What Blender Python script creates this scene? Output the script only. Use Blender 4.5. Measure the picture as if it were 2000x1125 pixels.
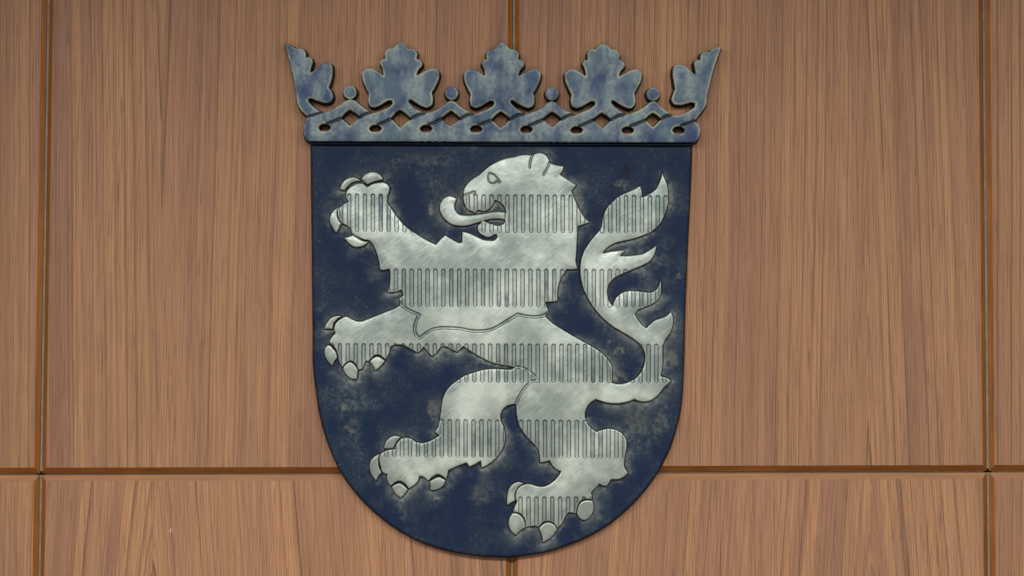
import bpy, math
import numpy as np
from mathutils import Vector

# ------------------------------------------------------------------ clearing
for o in list(bpy.data.objects):
    bpy.data.objects.remove(o)
SC = bpy.context.scene
COL = SC.collection

# ------------------------------------------------------------------ camera
PITCH = math.radians(2.7)          # the photographer stands a little low and looks up
FPX = 3600.0                       # focal length in photo pixels (2000 px wide)
DIST = 3.6
cam_d = bpy.data.cameras.new('camera')
cam = bpy.data.objects.new('camera', cam_d)
COL.objects.link(cam)
CAMLOC = Vector((0.0, -DIST, -DIST * math.tan(PITCH)))
cam.location = CAMLOC
cam.rotation_euler = (math.pi / 2 + PITCH, 0, 0)
cam_d.sensor_width = 36.0
cam_d.lens = 36.0 * FPX / 2000.0
cam_d.clip_end = 100.0
SC.camera = cam

# ------------------------------------------------------------------ world and lamps (indoor light)
W = bpy.data.worlds.new('World')
SC.world = W
W.use_nodes = True
bg = W.node_tree.nodes['Background']
bg.inputs[0].default_value = (0.76, 0.86, 1.0, 1)
bg.inputs[1].default_value = 0.155


def area(name, loc, target, sx, sy, power, colour):
    d = bpy.data.lights.new(name, 'AREA')
    d.shape = 'RECTANGLE'
    d.size, d.size_y = sx, sy
    d.energy = power
    d.color = colour
    o = bpy.data.objects.new(name, d)
    COL.objects.link(o)
    o.location = loc
    o.rotation_euler = (Vector(target) - Vector(loc)).to_track_quat('-Z', 'Y').to_euler()
    return o


# a row of ceiling panels out in the room, shining straight down; the wall catches more of it lower down
area('ceiling_light', (0.0, -2.25, 1.06), (0.0, -2.25, 0.0), 5.0, 0.45, 150, (1.0, 0.98, 0.945))
# added warm fill from low in front, brightens the lower wall
area('warm_fill', (0.1, -3.4, -1.0), (0, 0, -0.6), 3.0, 1.0, 16, (1.0, 0.80, 0.58))

SC.view_settings.view_transform = 'Standard'
SC.view_settings.look = 'None'
SC.view_settings.exposure = 0.0
SC.view_settings.gamma = 1.0
SC.view_settings.use_curve_mapping = False


# ------------------------------------------------------------------ mapping of measurements (photo px) to the wall
EMB = 0.018        # distance of the emblem's face from the wall
SP, CP = math.sin(PITCH), math.cos(PITCH)


def to_wall(px, py, depth=0.0):
    """measured position on the plane `depth` metres in front of the wall -> (x, z)"""
    px = np.asarray(px, float)
    py = np.asarray(py, float)
    u = (px - 1000.0) / FPX
    v = (562.5 - py) / FPX
    dy = CP - v * SP
    dz = SP + v * CP
    t = (-depth - CAMLOC.y) / dy
    return u * t + CAMLOC.x, CAMLOC.z + dz * t


# ------------------------------------------------------------------ node helper
def lin(c):
    c = [x / 255.0 for x in c]
    return tuple((x / 12.92 if x <= 0.04045 else ((x + 0.055) / 1.055) ** 2.4) for x in c)


class NB:
    def __init__(self, name):
        self.m = bpy.data.materials.new(name)
        self.m.use_nodes = True
        self.nt = self.m.node_tree
        self.b = self.nt.nodes['Principled BSDF']

    def node(self, t, **kw):
        n = self.nt.nodes.new(t)
        for k, v in kw.items():
            setattr(n, k, v)
        return n

    def put(self, sock, v):
        if hasattr(v, 'is_linked') or isinstance(v, bpy.types.NodeSocket):
            self.nt.links.new(v, sock)
        else:
            if sock.type == 'RGBA' and len(v) == 3:
                v = (*v, 1)
            sock.default_value = v

    def math(self, op, a, b=0.0, c=0.0, clamp=False):
        n = self.node('ShaderNodeMath', operation=op, use_clamp=clamp)
        self.put(n.inputs[0], a)
        self.put(n.inputs[1], b)
        self.put(n.inputs[2], c)
        return n.outputs[0]

    def mix(self, f, a, b, blend='MIX'):
        n = self.node('ShaderNodeMix', data_type='RGBA', blend_type=blend)
        n.clamp_factor = True
        self.put(n.inputs[0], f)
        self.put(n.inputs[6], a)
        self.put(n.inputs[7], b)
        return n.outputs[2]

    def ramp(self, v, lo, hi, a=0.0, b=1.0, smooth=True):
        n = self.node('ShaderNodeMapRange', interpolation_type='SMOOTHSTEP' if smooth else 'LINEAR')
        self.put(n.inputs[0], v)
        for i, x in enumerate((lo, hi, a, b)):
            self.put(n.inputs[1 + i], x)
        return n.outputs[0]

    def noise(self, vec=None, scale=1.0, detail=2.0, rough=0.5, dims='3D', w=0.0, dist=0.0):
        n = self.node('ShaderNodeTexNoise', noise_dimensions=dims)
        if vec is not None:
            self.put(n.inputs['Vector'], vec)
        if dims in ('1D', '4D'):
            self.put(n.inputs['W'], w)
        n.inputs['Scale'].default_value = scale
        n.inputs['Detail'].default_value = detail
        n.inputs['Roughness'].default_value = rough
        n.inputs['Distortion'].default_value = dist
        return n.outputs['Fac']

    def white1(self, w):
        n = self.node('ShaderNodeTexWhiteNoise', noise_dimensions='1D')
        self.put(n.inputs['W'], w)
        return n.outputs['Value']

    def attr(self, name):
        n = self.node('ShaderNodeAttribute', attribute_name=name)
        return n.outputs['Fac']

    def vec(self, x, y, z):
        n = self.node('ShaderNodeCombineXYZ')
        for i, v in enumerate((x, y, z)):
            self.put(n.inputs[i], v)
        return n.outputs[0]

    def pos(self):
        g = self.node('ShaderNodeNewGeometry')
        s = self.node('ShaderNodeSeparateXYZ')
        self.nt.links.new(g.outputs['Position'], s.inputs[0])
        return g.outputs['Position'], s.outputs[0], s.outputs[1], s.outputs[2]

    def bump(self, h, strength, dist):
        n = self.node('ShaderNodeBump')
        n.inputs['Strength'].default_value = strength
        n.inputs['Distance'].default_value = dist
        self.put(n.inputs['Height'], h)
        self.nt.links.new(n.outputs[0], self.b.inputs['Normal'])

    def set(self, **kw):
        for k, v in kw.items():
            self.put(self.b.inputs[k.replace('_', ' ')], v)


# ------------------------------------------------------------------ materials
def wood_material(xc, zc, apex, slope, seed, light):
    """flat-cut teak veneer: rings are cuts of a cone round a leaning trunk axis"""
    n = NB('teak_veneer')
    P, x, y, z = n.pos()
    # slow wander of the grain
    wob = n.math('MULTIPLY', n.math('SUBTRACT', n.noise(n.vec(n.math('MULTIPLY', x, 2.0), seed, n.math('MULTIPLY', z, 1.3)), 1.0, 2), 0.5), 0.014)
    wob2 = n.math('MULTIPLY', n.math('SUBTRACT', n.noise(n.vec(n.math('MULTIPLY', x, 26.0), seed + 3, n.math('MULTIPLY', z, 2.2)), 1.0, 2, 0.5), 0.5), 0.0024)
    X = n.math('ADD', n.math('ADD', n.math('SUBTRACT', x, xc), wob), wob2)
    Z = n.math('SUBTRACT', z, zc)
    r = n.math('SQRT', n.math('ADD', n.math('MULTIPLY', X, X), apex * apex))
    r = n.math('ADD', r, n.math('MULTIPLY', Z, slope))
    side = n.math('MULTIPLY', n.math('SIGN', X), 17.3)

    # families of growth rings: the line darkens slowly and ends sharply
    def rings(period, sd, sharp, lo, hi):
        q = n.math('DIVIDE', r, period)
        q = n.math('ADD', q, n.math('MULTIPLY', n.noise(None, 1.0, 2, 0.5, '1D', n.math('ADD', n.math('ADD', n.math('MULTIPLY', r, 24.0), side), sd)), 1.5))
        fl = n.math('FLOOR', q)
        fr = n.math('SUBTRACT', q, fl)
        st = n.white1(n.math('ADD', n.math('ADD', fl, sd), side))
        line = n.math('MULTIPLY', n.math('POWER', fr, sharp), n.ramp(fr, 1.0, 0.96))
        return n.math('MULTIPLY', line, n.ramp(st, lo, hi)), st
    l1, s1 = rings(0.021, seed, 11.0, 0.15, 0.80)
    l2, s2 = rings(0.0075, seed + 40, 4.0, 0.2, 0.8)
    along = n.noise(n.vec(n.math('MULTIPLY', x, 55.0), seed, n.math('MULTIPLY', z, 2.0)), 1.0, 3, 0.6)
    streak = n.noise(n.vec(n.math('MULTIPLY', r, 500.0), n.math('ADD', side, seed + 2), n.math('MULTIPLY', z, 1.2)), 1.0, 2, 0.6)
    fine = n.noise(n.vec(n.math('MULTIPLY', x, 700.0), seed, n.math('MULTIPLY', z, 6.0)), 1.0, 3, 0.65)
    pores = n.noise(n.vec(n.math('MULTIPLY', x, 620.0), seed + 9, n.math('MULTIPLY', z, 13.0)), 1.0, 2, 0.5)
    broad = n.noise(n.vec(n.math('MULTIPLY', n.math('ADD', X, 3.0), 11.0), seed + 5, n.math('MULTIPLY', z, 0.8)), 1.0, 2, 0.5)
    cloud = n.noise(n.vec(n.math('MULTIPLY', x, 7.0), seed + 6, n.math('MULTIPLY', z, 5.0)), 1.0, 3, 0.6)
    k = light
    tan = tuple(c * k for c in lin((186, 138, 101)))
    rose = tuple(c * k for c in lin((163, 119, 94)))
    honey = tuple(c * k for c in lin((197, 148, 102)))
    umber = tuple(c * k for c in lin((124, 89, 71)))
    c = n.mix(n.ramp(broad, 0.25, 0.75), rose, tan)
    c = n.mix(n.math('MULTIPLY', n.ramp(s1, 0.62, 0.9), 0.40), c, honey)
    c = n.mix(n.math('MULTIPLY', n.ramp(s1, 0.35, 0.0), 0.28), c, umber)
    c = n.mix(n.ramp(cloud, 0.52, 0.74, 0, 0.18), c, honey)
    c = n.mix(n.ramp(streak, 0.48, 0.72, 0.0, 0.38), c, umber)
    c = n.mix(n.ramp(streak, 0.48, 0.28, 0.0, 0.40), c, honey)
    c = n.mix(n.ramp(fine, 0.42, 0.66, 0.0, 0.50), c, umber)
    c = n.mix(n.math('MULTIPLY', l2, n.ramp(along, 0.34, 0.60, 0.12, 0.52)), c, lin((100, 73, 66)))
    c = n.mix(n.math('MULTIPLY', l1, n.ramp(along, 0.28, 0.55, 0.55, 1.0)), c, lin((62, 44, 46)))
    c = n.mix(n.ramp(pores, 0.58, 0.70, 0.0, 0.50), c, lin((92, 66, 56)))
    # one chip in the lacquer of the lower left panel
    cx, cz = to_wall(333, 1036)
    dx = n.math('MULTIPLY', n.math('ADD', n.math('SUBTRACT', x, float(cx)), n.math('MULTIPLY', n.math('SUBTRACT', z, float(cz)), -0.12)), 520.0)
    dz = n.math('MULTIPLY', n.math('SUBTRACT', z, float(cz)), 170.0)
    dd = n.math('SQRT', n.math('ADD', n.math('MULTIPLY', dx, dx), n.math('MULTIPLY', dz, dz)))
    c = n.mix(n.ramp(dd, 1.1, 0.5, 0, 0.8), c, lin((205, 190, 172)))
    n.set(Base_Color=c, Roughness=n.ramp(fine, 0.3, 0.7, 0.46, 0.58), Specular_IOR_Level=0.22)
    n.bump(n.math('ADD', n.math('MULTIPLY', pores, -0.5), n.math('MULTIPLY', fine, -0.5)), 0.16, 0.0008)
    return n.m


def band_material(name, c1, c2, horizontal):
    n = NB(name)
    P, x, y, z = n.pos()
    if horizontal:
        v = n.vec(n.math('MULTIPLY', x, 9.0), n.math('MULTIPLY', y, 300.0), n.math('MULTIPLY', z, 300.0))
    else:
        v = n.vec(n.math('MULTIPLY', x, 300.0), n.math('MULTIPLY', y, 300.0), n.math('MULTIPLY', z, 9.0))
    g = n.noise(v, 1.0, 3, 0.6)
    g2 = n.noise(P, 7.0, 2)
    c = n.mix(n.ramp(g, 0.3, 0.7), lin(c1), lin(c2))
    c = n.mix(n.ramp(g2, 0.5, 0.75, 0, 0.35), c, tuple(k * 1.35 for k in lin(c2)))
    n.set(Base_Color=c, Roughness=0.42, Specular_IOR_Level=0.35)
    return n.m


def simple(name, c, rough, metal=0.0, var=0.15, scale=60.0):
    n = NB(name)
    P, x, y, z = n.pos()
    g = n.noise(P, scale, 3)
    c = lin(c)
    col = n.mix(n.ramp(g, 0.3, 0.7), tuple(k * (1 - var) for k in c), tuple(k * (1 + var) for k in c))
    n.set(Base_Color=col, Roughness=rough, Metallic=metal)
    return n.m


M_BAND = band_material('amber_edge_lacquer', (132, 78, 24), (158, 98, 36), False)
M_BANDH = band_material('brown_edge_lacquer', (120, 68, 22), (146, 88, 32), True)
M_BANDT = band_material('teak_edge_veneer', (148, 108, 80), (166, 120, 80), True)
M_STRIP = simple('grey_joint_filler', (132, 120, 112), 0.7)
M_STRIPH = simple('pale_joint_filler', (104, 88, 76), 0.7)
M_WALL = simple('dark_wall_board', (26, 20, 17), 0.9)
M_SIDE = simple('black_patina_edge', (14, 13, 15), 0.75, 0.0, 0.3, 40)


def silver_paint(name, tone=1.0):
    """dry brushed silver-green leafing over the dark blue ground"""
    n = NB(name)
    P, x, y, z = n.pos()
    # brush strokes run up to the right
    a = math.radians(38)
    u = n.math('ADD', n.math('MULTIPLY', x, math.cos(a)), n.math('MULTIPLY', z, math.sin(a)))
    w = n.math('SUBTRACT', n.math('MULTIPLY', z, math.cos(a)), n.math('MULTIPLY', x, math.sin(a)))
    stroke = n.noise(n.vec(n.math('MULTIPLY', u, 26.0), 0.0, n.math('MULTIPLY', w, 330.0)), 1.0, 4, 0.65, dist=0.4)
    cloud = n.noise(P, 8.0, 4, 0.6)
    cloud2 = n.noise(n.vec(n.math('ADD', x, 4.0), y, z), 26.0, 4, 0.6)
    speck = n.noise(P, 420.0, 2, 0.6)
    slot = n.attr('slot')
    edge = n.attr('edge')
    light = lin((208, 219, 208))
    mid = lin((148, 161, 154))
    light = tuple(k * tone for k in light)
    mid = tuple(k * tone for k in mid)
    steel = lin((112, 126, 128))
    blue = lin((50, 66, 94))
    c = n.mix(n.ramp(cloud, 0.38, 0.64), mid, light)
    worn = n.math('MULTIPLY', n.ramp(cloud2, 0.47, 0.68), n.ramp(stroke, 0.36, 0.62))
    c = n.mix(n.math('MULTIPLY', worn, 0.48), c, steel)
    c = n.mix(n.ramp(stroke, 0.54, 0.76, 0, 0.26), c, steel)
    c = n.mix(n.ramp(stroke, 0.46, 0.26, 0, 0.50), c, light)
    # the brush missed the bottoms of some of the cut slots
    pn = n.noise(n.vec(n.math('MULTIPLY', x, 22.0), 0.0, n.math('MULTIPLY', z, 9.0)), 1.0, 4, 0.6)
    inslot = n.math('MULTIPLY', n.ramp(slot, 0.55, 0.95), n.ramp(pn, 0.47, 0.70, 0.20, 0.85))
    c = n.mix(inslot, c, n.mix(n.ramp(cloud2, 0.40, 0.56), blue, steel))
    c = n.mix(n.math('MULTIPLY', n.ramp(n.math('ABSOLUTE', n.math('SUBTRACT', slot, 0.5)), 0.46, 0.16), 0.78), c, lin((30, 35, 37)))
    # more of the steel tone towards the outlines, in patches
    thin = n.math('MULTIPLY', n.ramp(edge, 20.0, 2.0), n.ramp(cloud2, 0.36, 0.62, 0.1, 1.0))
    c = n.mix(n.math('MULTIPLY', thin, 0.38), c, steel)
    # edge highlight painted along the arris
    c = n.mix(n.ramp(edge, 3.4, 1.6, 0, 0.5), c, lin((214, 218, 200)))
    c = n.mix(n.ramp(speck, 0.64, 0.76, 0, 0.35), c, steel)
    n.set(Base_Color=c, Metallic=0.42, Roughness=n.ramp(cloud2, 0.3, 0.7, 0.34, 0.46), Specular_IOR_Level=0.4)
    h = n.math('ADD', n.math('MULTIPLY', cloud2, 1.0), n.math('MULTIPLY', stroke, 0.25))
    n.bump(h, 0.35, 0.004)
    return n.m


STAINS = [(1215, 358, 16, 10, 0.55), (1217, 685, 11, 9, 0.75), (1194, 669, 6, 7, 0.6), (1206, 733, 20, 9, 0.7), (1292, 826, 18, 26, 0.5),
          (688, 828, 14, 16, 0.5), (678, 795, 8, 9, 0.5), (858, 972, 7, 5, 0.9), (784, 1000, 12, 16, 0.4), (945, 960, 26, 30, 0.3), (1318, 700, 10, 22, 0.45),
          (850, 800, 10, 24, 0.5), (1120, 1052, 10, 8, 0.5), (1312, 385, 8, 34, 0.55), (846, 408, 9, 14, 0.7), (640, 432, 6, 12, 0.6), (1135, 395, 8, 26, 0.55),
          (990, 862, 14, 20, 0.4), (830, 310, 40, 14, 0.25), (1070, 298, 14, 8, 0.5), (720, 525, 22, 30, 0.35), (1250, 820, 30, 40, 0.3), (1218, 1010, 12, 12, 0.3)]


def blue_paint(name):
    """field of the shield: dark blue with silver dust rubbed on in clouds"""
    n = NB(name)
    P, x, y, z = n.pos()
    halo = n.attr('halo')
    edge = n.attr('edge')
    slot = n.attr('slot')
    cl = n.noise(P, 6.0, 5, 0.6)
    cl2 = n.noise(n.vec(n.math('ADD', x, 7.0), y, z), 17.0, 5, 0.62)
    fine = n.noise(P, 110.0, 4, 0.7)
    speck = n.noise(P, 300.0, 2, 0.6)
    deep = lin((27, 42, 70))
    deep2 = lin((36, 51, 70))
    dust = lin((116, 128, 132))
    ochre = lin((140, 140, 122))
    c = n.mix(n.ramp(cl2, 0.36, 0.62), deep, deep2)
    scr = n.noise(n.vec(n.math('MULTIPLY', n.math('ADD', x, n.math('MULTIPLY', z, 0.5)), 40.0), 1.0, n.math('MULTIPLY', z, 160.0)), 1.0, 4, 0.65)
    cloudm = n.math('MULTIPLY', n.ramp(cl, 0.47, 0.72), n.ramp(cl2, 0.42, 0.70))
    cloudm = n.math('MULTIPLY', cloudm, n.ramp(fine, 0.40, 0.64, 0.06, 1.0))
    cloudm = n.math('ADD', cloudm, n.math('MULTIPLY', n.ramp(scr, 0.56, 0.74), n.ramp(cl2, 0.42, 0.64, 0.04, 0.30)))
    # stains of silver and ochre that can be told apart
    px_ = n.math('ADD', x, n.math('MULTIPLY', n.math('SUBTRACT', cl2, 0.5), 0.060))
    pz_ = n.math('ADD', z, n.math('MULTIPLY', n.math('SUBTRACT', fine, 0.5), 0.040))
    stains = None
    for (sx_, sy_, rx, ry, k) in STAINS:
        cx, cz = to_wall(sx_, sy_, EMB)
        dx = n.math('DIVIDE', n.math('SUBTRACT', px_, float(cx)), rx / 1000.0)
        dz = n.math('DIVIDE', n.math('SUBTRACT', pz_, float(cz)), ry / 1000.0)
        m = n.math('MULTIPLY', n.ramp(n.math('ADD', n.math('MULTIPLY', dx, dx), n.math('MULTIPLY', dz, dz)), 1.3, 0.0), k)
        stains = m if stains is None else n.math('MAXIMUM', stains, m)
    stains = n.math('MULTIPLY', stains, n.ramp(fine, 0.34, 0.60, 0.15, 1.0))
    c = n.mix(n.math('MULTIPLY', cloudm, 0.64), c, dust)
    hm = n.math('MULTIPLY', halo, n.ramp(cl2, 0.40, 0.58, 0.12, 1.0))
    hm = n.math('MULTIPLY', hm, n.ramp(fine, 0.32, 0.60, 0.40, 1.0))
    c = n.mix(n.math('MULTIPLY', hm, 0.95), c, lin((158, 166, 156)))
    c = n.mix(n.math('MULTIPLY', stains, n.ramp(cl2, 0.36, 0.60, 0.25, 0.85)), c, ochre)
    sp = n.math('MULTIPLY', n.ramp(speck, 0.62, 0.70), n.ramp(cl2, 0.40, 0.6))
    c = n.mix(n.math('MULTIPLY', sp, 0.40), c, ochre)
    och = n.math('MULTIPLY', n.ramp(n.noise(n.vec(x, 5.0, z), 19.0, 3, 0.6), 0.64, 0.76), n.ramp(fine, 0.4, 0.6))
    c = n.mix(n.math('MULTIPLY', och, 0.45), c, ochre)
    # a dark rusty blot near the tail
    cx, cz = to_wall(1221, 333, EMB)
    dx = n.math('SUBTRACT', px_, float(cx))
    dz = n.math('SUBTRACT', pz_, float(cz))
    bl = n.ramp(n.math('SQRT', n.math('ADD', n.math('MULTIPLY', dx, dx), n.math('MULTIPLY', dz, dz))), 0.014, 0.004, 0, 0.75)
    c = n.mix(bl, c, lin((34, 26, 30)))
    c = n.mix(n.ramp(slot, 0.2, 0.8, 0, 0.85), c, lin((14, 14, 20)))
    n.set(Base_Color=c, Roughness=n.ramp(cl2, 0.3, 0.7, 0.46, 0.62), Specular_IOR_Level=0.11)
    n.bump(n.math('ADD', cl2, n.math('MULTIPLY', fine, 0.3)), 0.30, 0.004)
    return n.m


def crown_paint(name):
    n = NB(name)
    P, x, y, z = n.pos()
    edge = n.attr('edge')
    slot = n.attr('slot')
    vert = n.noise(n.vec(n.math('MULTIPLY', x, 19.0), 0.0, n.math('MULTIPLY', z, 8.0)), 1.0, 4, 0.6)
    cl = n.noise(P, 24.0, 5, 0.65)
    fine = n.noise(P, 130.0, 4, 0.7)
    blue = lin((44, 62, 96))
    dull = lin((74, 94, 110))
    silver = lin((150, 163, 156))
    rim = lin((182, 184, 158))
    c = n.mix(n.ramp(cl, 0.36, 0.60), blue, dull)
    m = n.math('MULTIPLY', n.ramp(vert, 0.42, 0.62), n.ramp(fine, 0.30, 0.62, 0.35, 1.0))
    c = n.mix(n.math('MULTIPLY', m, 0.60), c, silver)
    e = n.math('MULTIPLY', n.ramp(edge, 5.0, 1.2), n.ramp(cl, 0.38, 0.60, 0.25, 1.0))
    foot = n.ramp(z, float(to_wall(980, 270, EMB)[1]), float(to_wall(980, 262, EMB)[1]), 0.15, 1.0)
    c = n.mix(n.math('MULTIPLY', n.math('MULTIPLY', e, foot), 0.95), c, rim)
    c = n.mix(n.ramp(slot, 0.15, 0.7, 0, 0.85), c, lin((34, 38, 42)))
    n.set(Base_Color=c, Metallic=0.25, Roughness=0.42, Specular_IOR_Level=0.3)
    n.bump(n.math('ADD', cl, n.math('MULTIPLY', fine, 0.2)), 0.25, 0.004)
    return n.m


M_LSIDE = simple('dark_relief_edge', (20, 21, 21), 0.7, 0.0, 0.4, 60)  # even near-black sides, a dark line all round the lion
M_SILVER = silver_paint('silver_patina')
M_CLAW = silver_paint('claw_patina', 0.84)
M_BLUE = blue_paint('blue_patina')
M_CROWN = crown_paint('crown_patina')


# ------------------------------------------------------------------ outlines
def curve(txt, n=7, closed=True):
    """'x,y x,y* ...' ; * marks a sharp corner ; smooth Hermite curve through the rest"""
    P, K = [], []
    for t in txt.split():
        k = t.endswith('*')
        a, b = t.rstrip('*').split(',')
        P.append((float(a), float(b)))
        K.append(k)
    P = np.array(P)
    N = len(P)
    out = []
    segs = N if closed else N - 1
    for i in range(segs):
        j = (i + 1) % N
        p, q = P[i], P[j]
        L = np.linalg.norm(q - p)

        def tang(k):
            if K[k] or (not closed and k in (0, N - 1)):
                return None
            a, b = P[(k - 1) % N], P[(k + 1) % N]
            c = P[k]
            la, lb = np.linalg.norm(c - a), np.linalg.norm(b - c)
            # distance-weighted tangent
            t = (c - a) / max(la, 1e-6) * lb + (b - c) / max(lb, 1e-6) * la
            return t / max(la + lb, 1e-6)
        t0, t1 = tang(i), tang(j)
        if t0 is None and t1 is None:
            t0 = t1 = (q - p) / max(L, 1e-6)
        elif t0 is None:
            t0 = 1.5 * (q - p) / max(L, 1e-6) - 0.5 * t1
        elif t1 is None:
            t1 = 1.5 * (q - p) / max(L, 1e-6) - 0.5 * t0
        m = max(1, min(n, int(L / 1.6)))
        for s in range(m):
            t = s / m
            h00 = 2 * t ** 3 - 3 * t * t + 1
            h10 = t ** 3 - 2 * t * t + t
            h01 = -2 * t ** 3 + 3 * t * t
            h11 = t ** 3 - t * t
            out.append(h00 * p + h10 * L * t0 + h01 * q + h11 * L * t1)
    if not closed:
        out.append(P[-1])
    return np.array(out)


def ellipse(cx, cy, rx, ry, n=40, p=2.0):
    t = np.linspace(0, 2 * math.pi, n, endpoint=False)
    c, s = np.cos(t), np.sin(t)
    return np.stack([cx + rx * np.sign(c) * np.abs(c) ** (2 / p), cy + ry * np.sign(s) * np.abs(s) ** (2 / p)], 1)


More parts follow.
